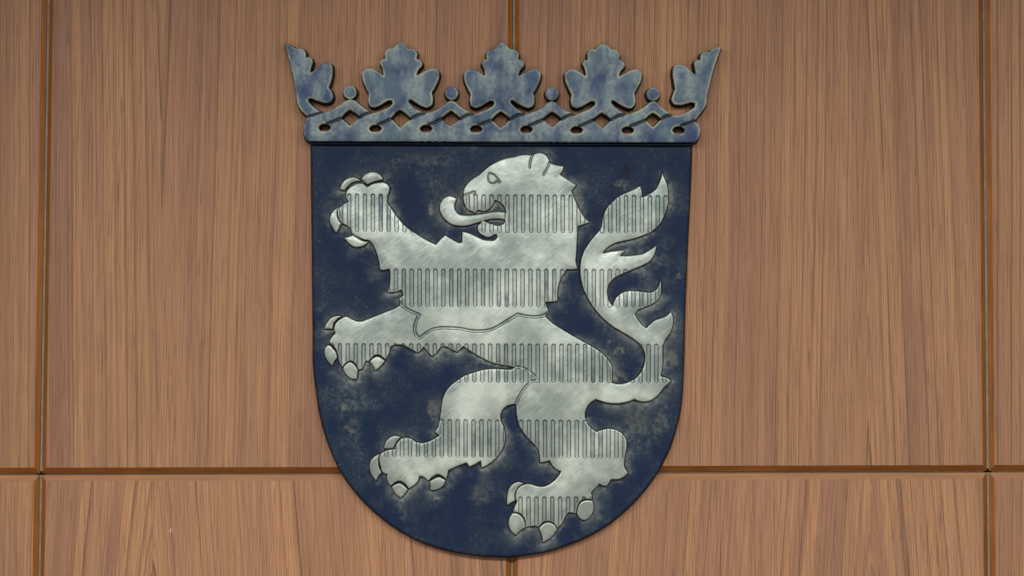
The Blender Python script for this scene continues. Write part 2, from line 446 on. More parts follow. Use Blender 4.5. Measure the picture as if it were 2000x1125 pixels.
LION = curve('''1040,303.4 1030.2,302.8 1017.8,303.5 1004.9,307 988.9,309.9 972.9,315.6 960.4,322.1 949.8,329.8 942.7,336.9
935.6,342.6 924.9,349 916,356.4 908.9,365.3 905.3,375.1 905.9,382.2* 905.3,388.4 907.1,397.3 910.7,405.3 916,411.6
922.2,412.4* 927.6,416.9* 931.1,411.9* 937.3,410.7 941.8,413* 951.6,410.7 959.6,404.4 963.1,398.2 964.9,391.1*
971.1,392 978.2,396.4 984.4,402.7 988,409.8 988,414.2* 986.8,431.1* 986.2,434.7 980,439.1 971.1,440.9 962.2,438.2
952.4,435.6 946.2,432* 942.7,431.1 939.5,436.4 933.8,440.9 932.9,448 936.4,455.1 943.6,460.4 952.4,463.5 960.4,461.7
966.7,457.8 970.2,458.7 970.8,464 965.8,469.3 955.1,470.2 943.6,468.4 933.8,464 923.1,458.7 912.4,454.6 903.2,453.3*
902.3,474.1* 896.4,474.7 885.8,469.3 875.1,463.1 869.8,459.6* 861.8,466.7 851.5,478* 833.8,469.3 808.9,454.2 794.7,444.4
778.8,427.2 764.4,407.2 757.2,396 756.4,392.8* 758.8,379.2 760.9,367.2 758,360.8 753.2,357.9 738.8,357.6 726,360.8
717.7,366.4* 708.4,359.2 698.8,359.2 686,365.6 678,373.6 676.1,381.6 678.8,390.4 681.5,394.4* 670.8,399.7 664.4,404.8
661.2,409.6 660.4,417.6 662.8,427.2 667.6,435.2 671.3,437.6 678,440.8 685.2,446.4 688.4,456 700.4,463.2 711.6,468
721.2,469.6 727.6,476 732.4,484.8 738.7,502.2 741.7,516.4 742.2,528* 752,527.5 761.8,525.7* 762.7,539.6 761.8,555.6
756.4,571.2* 764.4,571.2 775.1,569.8 785.8,565.3* 787.6,577.8* 779.6,584* 782.2,596.4* 773.3,601.8 755.6,608.9
737.8,616 720,623.1 706.4,627.7 698.4,627.7 688.8,624 674.4,618.4 668,621.9 659.2,628 654.4,636 653.1,644 656,651.2*
648.8,658.4 644.3,667.2 645.6,671.5 652,676 658.4,684.8 661.3,695.2 661.9,701.6 665.6,712.8 668,717.9* 676,708.8
685.6,704 692.8,708 698.4,716 701.3,722.4* 708,719.2 712,711.2 714.4,704* 720,705.6 723.2,701.6 730.4,694.4 738.4,692.3
746.4,696 752.8,702.4* 758.4,693.6 761.6,684 762.4,677.6* 768.8,674.7 780,673.1 792.8,676 804,682.4 816,689.3*
822.4,684 828,676.8* 836,687.2 844.3,696.2* 852,689.6 858.4,681.5 862.2,676.4* 872,677.4 882.7,682.8 893.3,687.6*
904.9,676* 916.4,684 928.9,692 943.1,700 957.3,706.6 973.3,711.6 991.1,714.2 1007,717.4* 1000,720.8 973.3,720.4
953.8,720.8 939.6,723.1 925.3,727.6 907.6,733.8 891.6,744.4 879.1,754.2 869.3,768.4 864,782.7 862.2,796.9 860.4,811.1
859.1,822 855.4,834.6 848,843.1* 859.1,849.8* 848.6,856.6 835.1,863.3 821.6,865 813.2,863.3 804.7,857.4 796.3,854.9
787.8,855.4 784.5,856.6* 777.7,863.3 771.8,873.5 770.1,878* 755.7,879.4 750.7,881.9 743.1,887 741.9,899.7 744.3,911.5
748.1,922.5 756.6,925.8* 756.6,936.8 763.3,948.6* 772.6,941 781.1,938.5 787.8,941 798.8,953.7* 809.8,947 816.6,939.4
819.1,929.2* 825,930.1 836.8,939.4* 847,929.2 857.1,925.8 864.7,929.2 871.5,935.1* 874,926.7 875.7,918.2* 894.3,909.8
911.3,903.2* 917.3,911.7* 928.4,906.2 939.1,899.5* 940.9,913.7* 955.1,906.2 971.1,892 981.8,876 986.2,862.7 986.6,847.6
983.6,833.3 978.6,822.7 977.3,812 980.9,801.3 988.9,793.3 997.8,790.1 1007.6,788.9* 1008.4,794.2 1009,806.7 1012,822.7
1017.3,836.9 1026.2,849.3 1036.9,860.9 1047.6,872.4 1052.9,883.1 1054.3,893.8 1055.2,903.5* 1065.5,901.4 1073.4,899*
1080.5,910.8 1087.3,916.7 1096.1,920.6* 1089.3,931.4 1079.5,941.1 1065.8,949 1054.1,950.3 1044.3,948 1036.5,945.4
1024.7,946 1014,951.9 1008.1,961.7 1007.7,973.4 1010.1,979.6* 1005.2,990 1002.3,998.8 1012,1000.4 1021.8,1007.6
1026.7,1018.4 1026.3,1029.7* 1034.5,1028.1 1045.3,1026.2* 1050.5,1029.7* 1059.9,1020.3 1071.7,1017 1081.4,1021.3
1089.6,1031.1* 1099,1020.3 1103.9,1008.6 1111.2,1000.2* 1125.4,1002.7* 1127.4,989 1134.2,977.3 1143,974 1156.7,975.3*
1155.7,967.5 1153.8,962.1* 1170.4,944.1* 1177.2,948 1185.1,948 1189,943.1 1192.9,935.7* 1213.4,933.9 1226.5,922.6*
1221.2,916.7 1218.7,908.9 1219.3,897.1 1222.2,881.5 1223.3,866 1222.2,857 1216,847.6 1205.3,840.4 1189.3,837.2
1175.1,839.6 1165.3,843.5* 1155.6,836.9 1146.7,826.2 1142.2,812 1144,799.6 1152,787.1 1163.6,779.5* 1176.9,784.4
1192.9,787.5 1208.9,787.6 1226.7,784.4 1238.8,779.5* 1253.3,784.4 1271.1,781.8 1285.3,771.1 1296,756.9 1311,744.1*
1302,737.9 1289.8,735.2* 1293.3,717 1294.8,697.2 1294.5,678.7 1298,664.8 1308.4,649.8 1314.1,632.4 1313.7,618.6
1310,608.9* 1301.4,617.4 1292.2,621.3 1279.5,625.5 1267.9,634.8 1262.1,641.2* 1254,634.8 1244.8,623.2 1240.2,613.5
1243.6,607 1256.4,600.6 1272.5,594.3 1285.2,585.1 1289.9,574.7 1290.6,560.8 1289.9,549.2* 1281.8,565.4 1272.5,571.2
1258.7,570.7 1244.8,568.9 1228.6,568.2 1217.1,571.2 1206.7,578.1 1199.7,588.5 1197.4,598.9* 1190.5,589.7 1186.3,578.1
1185.9,565.4 1190.5,553.2 1197.7,544.7 1212,536.5 1230.4,528.4 1252.9,519.2 1269.3,510 1277.5,497.7 1281.6,480.3*
1269.3,488.5 1255,496.1 1236.6,499.3 1210,500.1* 1220.6,489.5* 1205.9,490.1 1187.5,492.6 1175.8,495.6* 1185.4,484.4
1199.8,475.6 1218.2,470.7 1238.6,466 1259.1,458.8 1273.4,451.7 1287.7,438.4 1296.9,422 1303,401.6 1304.7,383.2
1302,360.7 1293.4,339.8* 1287.7,356.6 1281.6,368.9 1270.3,378.1 1253.9,385.6* 1252.9,374 1250.3,363.3* 1234.5,371.9
1218.2,379.1 1207.9,384.2 1197.7,393.4 1187.5,403.6 1180.3,415.9 1176.2,432.2 1173.6,446.6 1164,457.8 1151.7,473.1
1140.4,491.6 1134.7,510 1133.3,528.4 1134.9,546 1137.3,556.2 1145.4,577 1159.3,600.1 1175.5,619.7 1196.3,637.1
1217.1,649.8 1237.9,662.5 1252.9,676.4 1259.8,692.5 1258.2,711 1251.7,727.2 1240.2,739.9 1226.3,746.8 1210.1,750.3
1193.5,747.5* 1195.1,731.8 1194,715.6 1187,701.8 1173.2,687.9 1157,677.5 1140.8,668.3 1120,656.8 1103.4,646.8
1075.6,628.4 1064.1,616.8* 1072.2,609.9* 1064.1,589.1* 1075.6,589.8 1088.4,587.9* 1088.4,571.7 1091.8,553.2
1106.8,526* 1117.2,526.7 1127.6,524.4* 1124.2,509.3 1125.3,495.5 1126.9,467.7 1128.3,442.1* 1151.5,434.7* 1142.2,425.8
1131.6,409.8 1122.7,390.2 1115.6,374.2* 1125.7,361.8* 1108.4,351.1 1093.3,341.3* 1099.6,333.3 1100.4,325.3* 1088.9,323.6
1074.7,319.5* 1072,312 1065.8,303.1 1055.1,299 1046.2,300.4''')

CLAWS = ['''664.4,370.4* 667.6,360 676.4,350.4 687.6,346.4 698.8,348.8 704.9,353.8* 694,354.9 682.8,360.8 674.8,369.6 672.9,372.6*''',
         '''706,350.4* 711.6,342.4 721.2,337.3 732.4,336.5 742,340.8 748.7,351.2* 738.8,352.8 727.6,356 718,360.6*''',
         '''661.5,405.8* 652.4,411.2 646,420.8 644.4,430.4 649.2,443.2 656.9,455.2* 662,448 664.4,440.8 667.6,437.6* 661.6,430.4 658.4,420.8 658.6,412.8''',
         '''672.9,464.8* 682.8,462.1 689.2,459.4* 700.4,466 710,471.2 720,472.2* 714.8,477.6 703.6,482.4 692.4,482.4 681.2,475.2''',
         '''633.6,642.4* 639.2,629.6 648.8,620 657.6,617.1 667,617.6* 658.4,623.4 651.6,631.5 649.8,642.7*''',
         '''640.8,673.6* 635.2,680 634.4,690.4 639.2,703.2 649.6,714.7* 652.8,706.4 658.6,699.5* 656.8,688.8 650.5,680.5 645,675''',
         '''669.9,719.6* 676,711.8 684.8,707.2 691.2,711 699.5,722.6* 698.4,728.8 697.6,740* 687.2,740 677.6,732.8''',
         '''722.6,707* 728.8,699.8 737.6,696.4 744.8,699.6 751.8,705.2* 744.8,714.4 733.6,723.7* 728.8,714.4''',
         '''750.7,875.7* 752.4,865.9 760.8,854.9 772.6,850.7 782.8,853.6* 775,861.7 767.8,875.5*''',
         '''741,886.8* 732.1,891.2 724.5,899.7 722.3,911.5 726.2,926.7 734.6,938.9* 739.7,929.2 745.2,923.4* 740.8,913.2 739.0,899.7''',
         '''765,950.6* 772.6,945.8 780.2,943.6 787,946.8 796.8,956* 791.2,963.9 783.6,972.3* 772.6,963.9''',
         '''838.8,941* 848.6,934.6 857.9,931.8 863.9,934.2 870.4,937.6* 868.1,945.3 858.8,953.7 840.5,957.4* 841.6,950.3''',
         '''990.5,986.1* 990.5,969.5 995.4,951.9 1005.2,943.1 1015,941.1 1022,944.2* 1011.1,952.4 1005.6,963 1006,977.3* 999.3,981.2''',
         '''1001.3,1001.8* 994.4,1013.5 994.4,1028.1 999.3,1037.9 1007.5,1045.3* 1015.9,1036 1025,1030.8* 1024.2,1018.4 1018.9,1008.6 1010,1002.8''',
         '''1052.1,1031.4* 1060.9,1023.2 1070.7,1019.9 1080.5,1023.4 1088.4,1032.4* 1079.5,1045.7 1059.9,1059.4* 1058.4,1045.7''',
         '''1127,1003.9* 1129.4,989.6 1135.6,979.9 1144,976.8 1157.5,978.2* 1159.2,992.9 1153.8,1007.6 1140.1,1015.8 1134.2,1013.5''']

TONGUE = curve('''986.6,415.2* 976.4,413.9 962.2,414.6 944.4,417.8 926.7,420.4 908.9,421.3 896.4,418.7 889.3,410.7 887.6,400.9 892.5,389.3*
885.8,384.9 876.9,383.1 868,386.7 860.9,396.4 859.1,408 862.7,420.4 871.6,431.1 884,439.1 898.2,441.4 916,440 933.8,434.7
951.6,429.3 967.6,427.2 985.9,429.2*''')
EYE = curve('956,338.7* 964,341.3 971.1,348.4 977.3,356.4* 975.6,358.2* 970.2,353.8* 968.4,356.4 962.2,359.1 956,356.4 953.3,349.3 954.2,342.2')

# lines cut into the lion: (points, half width, depth)
CUTS = [(curve('780.5,590* 784,595 796.4,604.8 808,610.5 819.4,615.6* 812.6,629.6 810.2,642.4 812.4,653.6 819.7,660.8* 831.2,652 844,644.3 858.4,640.9 880,640.8 900,642.4 923.1,646.6 940,646.9 957.8,644.3 970,639 985.5,629.7 1011.4,614.2* 1029.4,618.2 1047.9,619.1 1064.1,615.2 1072.5,610*', closed=False), 2.8, 3.4),
        (curve('1004,718* 1010,717.2 1017.8,717.8 1028.4,722.2 1040.9,731.6 1051.4,743.8*', closed=False), 2.5, 3.6),
        (curve('1051.4,743.8* 1040.9,744.2 1028.4,754.2 1017.8,768.4 1012,779 1007.8,790*', closed=False), 2.5, 3.2),
        (curve('1040.5,302* 1036,315 1034.8,328*', closed=False), 2.1, 3.6),
        (curve('1073.6,317.5* 1070,327 1061.3,342.2*', closed=False), 2.1, 3.6),
        (curve('903.5,382.6* 912,380.2 919.6,377.2 926.5,374.6*', closed=False), 1.7, 3.4),
        (curve('926.5,374.6* 928.6,377 924.5,381.4*', closed=False), 1.2, 2.4)]
EYECUT = np.vstack([EYE, EYE[:1]])
CUTS.append((EYECUT, 1.4, 2.8))

ROWS = [(1006.4, 15.43, 380.8, 455.3, 0.0055), (1005.2, 15.44, 525.6, 600.6, 0.002), (1003.8, 15.43, 671.4, 748.0, 0.002),
        (1002.4, 15.48, 819.6, 894.4, 0.006), (1001.2, 15.47, 969.6, 1044.0, 0.0)]

CROWN_OUT = '''556.4,85.3* 568.6,88.4 578.8,96.2* 591.1,95.6 596.2,99.6 598.3,112.9* 607.5,114 611.5,120.1 608.5,133.4 606.4,143.6*
615.6,137.5 627.9,127.2 640.2,123.8 647.3,126.2 650.4,139.5 648.3,155.9 642.8,172.2* 649.4,181.4 651,192.7 646.3,199.8 634,201.8
619.7,197.8 605.4,193.7 602,196.3* 606.4,202.9 615.6,211 630,220.3* 646.3,216.2 662.7,207 674.9,198.2 684.1,195.3
693.4,197.2 703.6,204.9 713.8,213.1'''
LEAF = '''-53.9,222.3* -37.5,217.2 -21.1,209 -15,202.9 -16,197.8 -22.2,197.2 -31.4,201.9 -41.6,208 -51.8,210.7 -60,207 -62.5,198.8
-61,184.5* -68.2,170.2 -74.3,151.8 -73.9,142.6 -68.2,136.4 -55.9,135 -43.6,140.5 -33,148.7* -35.5,133.4 -39.6,124.2 -37.5,119.1
-29.3,116* -28.9,100.7 -25.2,96.6 -15,96.6* -6.8,87.4 0.3,83.3 8,87.4 16.6,95.8* 28.8,98.6 32.9,103.7 31.9,116* 41.1,120.1
43.5,126.2 33.9,140.5 31.9,148.7* 45.2,141.5 57.4,135.8 69.7,135.8 76.2,142.6 75.4,153.8 69.7,168.1 61.5,182.4* 64,194.7
61.5,205.9 53.4,211 41.1,208 28.8,200.8 18.6,195.7 16.2,198.8* 22.7,207 32.9,215.1 49.3,222.3*'''
CROWN_R = '''1310,223.6* 1320.2,226.4 1334.5,222.4 1346.8,216.2 1356,209.1 1357,202.9* 1350.9,200.9 1338.6,203.9 1326.3,206 1315.1,203.9 1311,196.8 1313,186.6
1317.8,175.3* 1314.5,155.9 1313,141.6 1316.1,130.3 1325.3,126.9 1336.6,129.3 1348.8,139.5 1358,147.7* 1356,133.4 1355,122.1
1359.1,118.1 1367.2,118.1* 1369.3,104.8 1375.4,101.7 1383.6,102.3* 1390.8,96.6 1395.9,94.5 1408.5,92.9* 1402,110.9 1393.8,135.4
1385.6,166.1 1380.5,188.6 1378.5,205 1373.4,215.2 1363.1,227.5 1356.6,237.7* 1363.1,243.8 1366.8,252 1366.2,264.3 1361.1,275.5
1352.9,279.4* 1200,279.2* 1000,278.4* 800,277.6* 606.4,277.1* 599.3,274.4 594.2,264.2 592.7,251.9 596.2,239.7 601.3,228.4* 591.1,219.2
584,209 579.9,194.7 577.8,180.4 572.7,151.8 564.5,117'''


def offs(txt, dx, dy):
    r = []
    for t in txt.split():
        k = '*' if t.endswith('*') else ''
        a, b = t.rstrip('*').split(',')
        r.append('%.2f,%.2f%s' % (float(a) + dx, float(b) + dy, k))
    return ' '.join(r)


LEAFX = [(782.0, 0.0), (980.2, 1.0), (1177.0, 1.6)]
PEARLS = [(683.9, 181.2, 13.6), (882.0, 183.0, 13.3), (1077.7, 184.2, 13.2), (1275.2, 184.6, 13.4)]


def hump(cx, dy):
    return offs('-7.5,198.2 0,196.3 7.5,198.4', cx, dy)


tx = CROWN_OUT
tx += ' ' + offs(LEAF, *LEAFX[0])
tx += ' 849.7,216.5 864,208.5 ' + offs('-7.5,200 0,197.4 7.5,200', 882, 0) + ' 899,208.5 910,215.5'
tx += ' ' + offs(LEAF, *LEAFX[1])
tx += ' 1046,217.5 1060,209.5 ' + offs('-7.5,201 0,198.6 7.5,201', 1077.7, 0) + ' 1094,209.5 1106,216.5'
tx += ' ' + offs(LEAF, *LEAFX[2])
tx += ' 1243,218 1257,210.5 ' + offs('-7.5,201.3 0,198.8 7.5,201', 1275.2, 0) + ' 1288,207.5 1297,214.5'
tx += ' ' + CROWN_R
CROWN = curve(tx)
DIAM = [(684.1, 215.6, 703.6, 229.8, 684.1, 245.9, 666.8, 231.0), (782.2, 215.6, 802.7, 232.9, 782.2, 249.9, 763.8, 232.1),
        (881.4, 217.6, 899.7, 232.9, 879.3, 247.4, 861.9, 232.5), (978.1, 218.8, 997.5, 233.6, 978.1, 250.9, 960.1, 234.6),
        (1078.3, 219.2, 1097.2, 233.6, 1078.3, 248.3, 1059.9, 233.6), (1175.1, 221.3, 1193.5, 234.6, 1176.5, 251.0, 1157.7, 234.6),
        (1274.8, 221.3, 1290.6, 233.6, 1274.8, 248.9, 1258.9, 234.6)]
EYES = [(634.7, 250), (733.8, 251.7), (832.3, 251.9), (930.1, 252.6), (1028.2, 253.4), (1126, 254.7), (1225.8, 255), (1324.9, 254.9)]
HOLES = []
for d in DIAM:
    t, r, b, l = (d[0], d[1]), (d[2], d[3]), (d[4], d[5]), (d[6], d[7])
    s = '%.1f,%.1f %.1f,%.1f %.1f,%.1f %.1f,%.1f %.1f,%.1f* %.1f,%.1f* %.1f,%.1f*' % (
        t[0] - 5, t[1] + 2.6, t[0], t[1], t[0] + 5, t[1] + 2.8,
        (t[0] + r[0]) / 2 + 2, (t[1] + r[1]) / 2, r[0], r[1], b[0], b[1], l[0], l[1])
    HOLES.append(curve(s))
for (cx, cy) in EYES:
    HOLES.append(curve('%.1f,%.1f* %.1f,%.1f %.1f,%.1f %.1f,%.1f %.1f,%.1f* %.1f,%.1f %.1f,%.1f %.1f,%.1f' % (
        cx - 12.3, cy + 0.5, cx - 8, cy - 5.2, cx, cy - 7, cx + 8, cy - 5, cx + 12.3, cy - 0.5, cx + 9, cy + 5, cx, cy + 6.8, cx - 9, cy + 5.4)))
CROWN_CUTS = []
for i, d in enumerate(DIAM):
    ex, ey = EYES[i]
    CROWN_CUTS.append((np.array([(ex + 5, ey - 7.2), (ex + 14, ey - 10.5), (d[6] + 1.5, d[7] + 0.5)]), 2.9, 4.5))
    CROWN_CUTS.append((np.array([(d[2] - 1, d[3] + 0.3), (d[2] + 13, d[3] - 7.2), (d[2] + 26, d[3] - 10.8)]), 2.8, 4.5))
CROWN_CUTS.append((np.array([(1329, 247), (1340, 242.5), (1357, 236.3)]), 2.3, 4.0))
CROWN_CUTS.append((np.array([(600, 229), (612, 226.2), (630.5, 220)]), 2.0, 3.6))
for (cx, cy, r) in PEARLS:
    pass

SHIELD = curve('''607,272* 608.2,290* 609.1,370 610.6,500 612,640 614.3,735 618.1,762 622.7,796.3 631.7,835.5 645.3,876.3 665,918.6 690.6,956.4
726.9,995.6 769.2,1028.9 817.5,1056 865.9,1072.7 917.2,1082.7 962.5,1087 1000,1087.2 1020,1084.8 1064.3,1077.6 1109.8,1063.3
1148.7,1047.1 1187.6,1024.4 1223.3,995.2 1255.8,961.1 1281.7,925.4 1304.4,883.3 1319,841.1 1328.7,798.9 1332.4,760 1334.4,710
1336.6,620 1341.2,500 1347.6,370 1350.6,290* 1351,274*''', n=12)


# ------------------------------------------------------------------ distance fields on a grid
def seg_dist(xs, ys, polys, closed, R):
    """unsigned distance (up to R) from grid points to polylines, plus the nearest points"""
    D = np.full((len(ys), len(xs)), R, np.float32)
    NX = np.zeros_like(D)
    NY = np.zeros_like(D)
    for P in polys:
        n = len(P)
        for i in range(n if closed else n - 1):
            a, b = P[i], P[(i + 1) % n]
            x0, x1 = np.searchsorted(xs, (min(a[0], b[0]) - R, max(a[0], b[0]) + R))
            y0, y1 = np.searchsorted(ys, (min(a[1], b[1]) - R, max(a[1], b[1]) + R))
            if x0 == x1 or y0 == y1:
                continue
            d = b - a
            L2 = d[0] ** 2 + d[1] ** 2
            gx = xs[x0:x1][None, :]
            gy = ys[y0:y1][:, None]
            t = np.clip(((gx - a[0]) * d[0] + (gy - a[1]) * d[1]) / max(L2, 1e-9), 0, 1)
            nx = a[0] + t * d[0]
            ny = a[1] + t * d[1]
            dist = np.sqrt((gx - nx) ** 2 + (gy - ny) ** 2)
            S = D[y0:y1, x0:x1]
            m = dist < S
            S[m] = dist[m]
            NX[y0:y1, x0:x1][m] = nx[m]
            NY[y0:y1, x0:x1][m] = ny[m]
    return D, NX, NY


def inside(xs, ys, polys):
    I = np.zeros((len(ys), len(xs)), bool)
    for P in polys:
        Q = np.roll(P, -1, 0)
        for j, y in enumerate(ys):
            m = (P[:, 1] > y) != (Q[:, 1] > y)
            if not m.any():
                continue
            a, b = P[m], Q[m]
            xc = np.sort(a[:, 0] + (y - a[:, 1]) * (b[:, 0] - a[:, 0]) / (b[:, 1] - a[:, 1]))
            I[j] ^= (np.searchsorted(xc, xs) % 2).astype(bool)
    return I


def sstep(x, a, b):
    t = np.clip((x - a) / (b - a), 0, 1)
    return t * t * (3 - 2 * t)


def cut_depth(xs, ys, cuts):
    """channel depth and its mask for a list of engraved lines"""
    dep = np.zeros((len(ys), len(xs)), np.float32)
    msk = np.zeros_like(dep)
    for (P, hw, d) in cuts:
        D, _, _ = seg_dist(xs, ys, [P], False, hw + 2)
        k = 1 - sstep(D, hw - 1.5, hw + 0.9)
        dep = np.maximum(dep, k * d)
        msk = np.maximum(msk, k)
    return dep, msk


def slot_mask(xs, ys):
    hw = 3.8
    m = np.zeros((len(ys), len(xs)), np.float32)
    X = xs[None, :]
    Y = ys[:, None]
    for (x0, p, t, b, sl) in ROWS:
        xx = x0 + np.round((X - x0) / p) * p
        tt = t + sl * (X - 1000)
        bb = b + sl * (X - 1000)
        cy = np.clip(Y, tt + hw, bb - hw)
        d = np.sqrt((X - xx) ** 2 + (Y - cy) ** 2)
        m = np.maximum(m, 1 - sstep(d, hw - 1.2, hw + 0.5))
    return m


MM = 0.001
ROOT = None
ROOTLOC = Vector((0, 0, 0))


def link_mesh(name, verts, faces, mats, parent=None, smooth=True, mat_idx=None, attrs=None, origin=None):
    me = bpy.data.meshes.new(name)
    verts = np.asarray(verts, float)
    if origin is None:
        origin = (verts.min(0) + verts.max(0)) / 2
    origin = np.asarray(origin, float)
    me.from_pydata((verts - origin).tolist(), [], faces)
    for m in mats:
        me.materials.append(m)
    if mat_idx is not None:
        me.polygons.foreach_set('material_index', np.asarray(mat_idx, np.int32))
    me.polygons.foreach_set('use_smooth', [smooth] * len(me.polygons))
    if attrs:
        for k, v in attrs.items():
            a = me.attributes.new(k, 'FLOAT', 'POINT')
            a.data.foreach_set('value', np.asarray(v, np.float32))
    me.update()
    ob = bpy.data.objects.new(name, me)
    COL.objects.link(ob)
    loc = Vector(origin)
    if parent is not None:
        ob.parent = parent
        p = parent
        while p is not None:
            loc -= p.location
            p = p.parent
    ob.location = loc
    return ob


# plane of the emblem's face on which the outlines were measured


def relief(name, loops, step, hfun, base, draft, mats, parent, select=None, xs=None, ys=None, R=30.0, extra=None, box=None, cache={}):
    """raised plate with outline `loops` (px). hfun(X, Y, S, xs, ys) -> (height in mm, slot mask).
    select: list of (name, fn(cx, cy)) splitting the faces into several meshes."""
    allp = np.vstack(loops)
    if xs is None:
        x0, y0 = allp.min(0) - 2 * step
        x1, y1 = allp.max(0) + 2 * step
        xs = np.arange(x0, x1 + step, step)
        ys = np.arange(y0, y1 + step, step)
    D, NX, NY = seg_dist(xs, ys, loops, True, R)
    I = inside(xs, ys, loops)
    S = np.where(I, D, -D)
    snap = (D < 0.62 * step)
    ok = I | snap
    X, Y = np.meshgrid(xs, ys)
    PX = np.where(snap, NX, X)
    PY = np.where(snap, NY, Y)
    S2 = np.where(snap, 0.0, S)
    H, slot = hfun(PX, PY, S2, xs, ys)
    idx = np.arange(ok.size).reshape(ok.shape)
    a, b, c, d = idx[:-1, :-1], idx[:-1, 1:], idx[1:, 1:], idx[1:, :-1]
    oa, ob_, oc, od = ok[:-1, :-1], ok[:-1, 1:], ok[1:, 1:], ok[1:, :-1]
    sn = snap
    four = oa & ob_ & oc & od
    alls = sn[:-1, :-1] & sn[:-1, 1:] & sn[1:, 1:] & sn[1:, :-1]
    mid = (X[:-1, :-1] + X[1:, 1:]) / 2, (Y[:-1, :-1] + Y[1:, 1:]) / 2
    four &= ~(alls & ~(I[:-1, :-1] | I[:-1, 1:] | I[1:, 1:] | I[1:, :-1]))
    quads = np.stack([a[four], d[four], c[four], b[four]], 1)
    tris = []
    cnt = oa.astype(int) + ob_ + oc + od
    three = cnt == 3
    for miss, tri in ((oa, (b, d, c)), (ob_, (a, d, c)), (oc, (a, d, b)), (od, (a, c, b))):
        m = three & ~miss
        if m.any():
            tris.append(np.stack([t[m] for t in tri], 1))
    tris = np.vstack(tris) if tris else np.zeros((0, 3), int)
    fx, fy = PX.ravel(), PY.ravel()
    sf = sn.ravel()
    inn = I.ravel()
    # drop slivers lying wholly on the outline and outside
    tri_keep = ~(sf[tris].all(1) & ~inn[tris].any(1))
    tris = tris[tri_keep]
    edgev = np.clip(S2, 0, R).ravel()
    groups = select or [(name, None)]
    made = []
    used_q = np.zeros(len(quads), bool)
    used_t = np.zeros(len(tris), bool)
    for gi, (gname, fn) in enumerate(groups):
        if fn is None:
            mq, mt = ~used_q, ~used_t
        else:
            mq = fn(fx[quads].mean(1), fy[quads].mean(1)) & ~used_q
            mt = (fn(fx[tris].mean(1), fy[tris].mean(1)) if len(tris) else np.zeros(0, bool)) & ~used_t
        used_q |= mq
        used_t |= mt
        Q, T = quads[mq], tris[mt]
        uniq = np.unique(np.concatenate([Q.ravel(), T.ravel()]))
        remap = np.full(ok.size, -1)
        remap[uniq] = np.arange(len(uniq))
        Q, T = remap[Q], remap[T]
        vx, vy = fx[uniq], fy[uniq]
        wx, wz = to_wall(vx, vy, EMB)
        h = H.ravel()[uniq]
        V = np.stack([wx, -h * MM, wz], 1)
        # boundary edges
        E = np.vstack([Q[:, [0, 1]], Q[:, [1, 2]], Q[:, [2, 3]], Q[:, [3, 0]], T[:, [0, 1]], T[:, [1, 2]], T[:, [2, 0]]])
        key = np.sort(E, 1)
        kk = key[:, 0].astype(np.int64) * len(uniq) + key[:, 1]
        u, inv, cn = np.unique(kk, return_inverse=True, return_counts=True)
        B = E[cn[inv] == 1]
        sfu = sf[uniq]
        B = B[sfu[B[:, 0]] & sfu[B[:, 1]]]
        # outward direction per boundary vertex
        nrm = np.zeros((len(uniq), 2))
        e = V[B[:, 1]][:, [0, 2]] - V[B[:, 0]][:, [0, 2]]
        ln = np.linalg.norm(e, axis=1, keepdims=True) + 1e-12
        o = np.stack([e[:, 1], -e[:, 0]], 1) / ln
        # widen the neighbourhood so that the grid's steps do not show
        np.add.at(nrm, B[:, 0], o)
        np.add.at(nrm, B[:, 1], o)
        nrm /= (np.linalg.norm(nrm, axis=1, keepdims=True) + 1e-12)
        bv = np.unique(B)
        sk = np.full(len(uniq), -1)
        sk[bv] = len(uniq) + np.arange(len(bv))
        # short first step keeps the arris crisp, then the drafted side
        side = V[bv].copy()
        side[:, 0] += nrm[bv, 0] * draft * MM
        side[:, 2] += nrm[bv, 1] * draft * MM
        side[:, 1] = -base * MM
        V2 = np.vstack([V, side])
        # the skirt has its own top row (hard edge between face and side)
        top = np.full(len(uniq), -1)
        top[bv] = len(V2) + np.arange(len(bv))
        V2 = np.vstack([V2, V[bv]])
        SK = np.stack([top[B[:, 1]], top[B[:, 0]], sk[B[:, 0]], sk[B[:, 1]]], 1)
        faces = Q.tolist() + T.tolist() + SK.tolist()
        mi = [0] * (len(Q) + len(T)) + [1] * len(SK)
        att = {'edge': np.concatenate([edgev[uniq], np.zeros(2 * len(bv))]),
               'slot': np.concatenate([slot.ravel()[uniq], np.zeros(2 * len(bv))])}
        if extra is not None:
            ex = extra(xs, ys).ravel()[uniq]
            att['halo'] = np.concatenate([ex, np.zeros(2 * len(bv))])
        made.append(link_mesh(gname, V2, faces, mats, parent if gi == 0 or not isinstance(parent, list) else parent[0], True, mi, att))
        if gi == 0 and select:
            parent = made[0]
    return made


def rounded(S, r):
    s = np.clip(S, 0, r)
    return np.sqrt(np.maximum(r * r - (r - s) ** 2, 0)) - r


# ------------------------------------------------------------------ the setting: board behind the panelling
def box(x0, x1, y0, y1, z0, z1):
    v = [(x, y, z) for x in (x0, x1) for y in (y0, y1) for z in (z0, z1)]
    f = [(0, 1, 3, 2), (4, 6, 7, 5), (0, 4, 5, 1), (2, 3, 7, 6), (0, 2, 6, 4), (1, 5, 7, 3)]
    return v, f


v, f = box(-1.9, 1.9, 0.022, 0.10, -1.25, 1.35)
wall = link_mesh('wall', v, f, [M_WALL], None, False)
wall['kind'] = 'structure'

# ------------------------------------------------------------------ wood panels
VJ = [(92.5, 75.0), (1003.5, 999.6), (1922.5, 1933.0)]      # joint centre at the top and the bottom of the photo
HJ = (927.2, 921.6)                                         # joint centre at its left and right end


def vj(i, y):
    if i == 0:
        return -820.0
    if i == 4:
        return 2840.0
    a, b = VJ[i - 1]
    return a + (b - a) * y / 1125.0


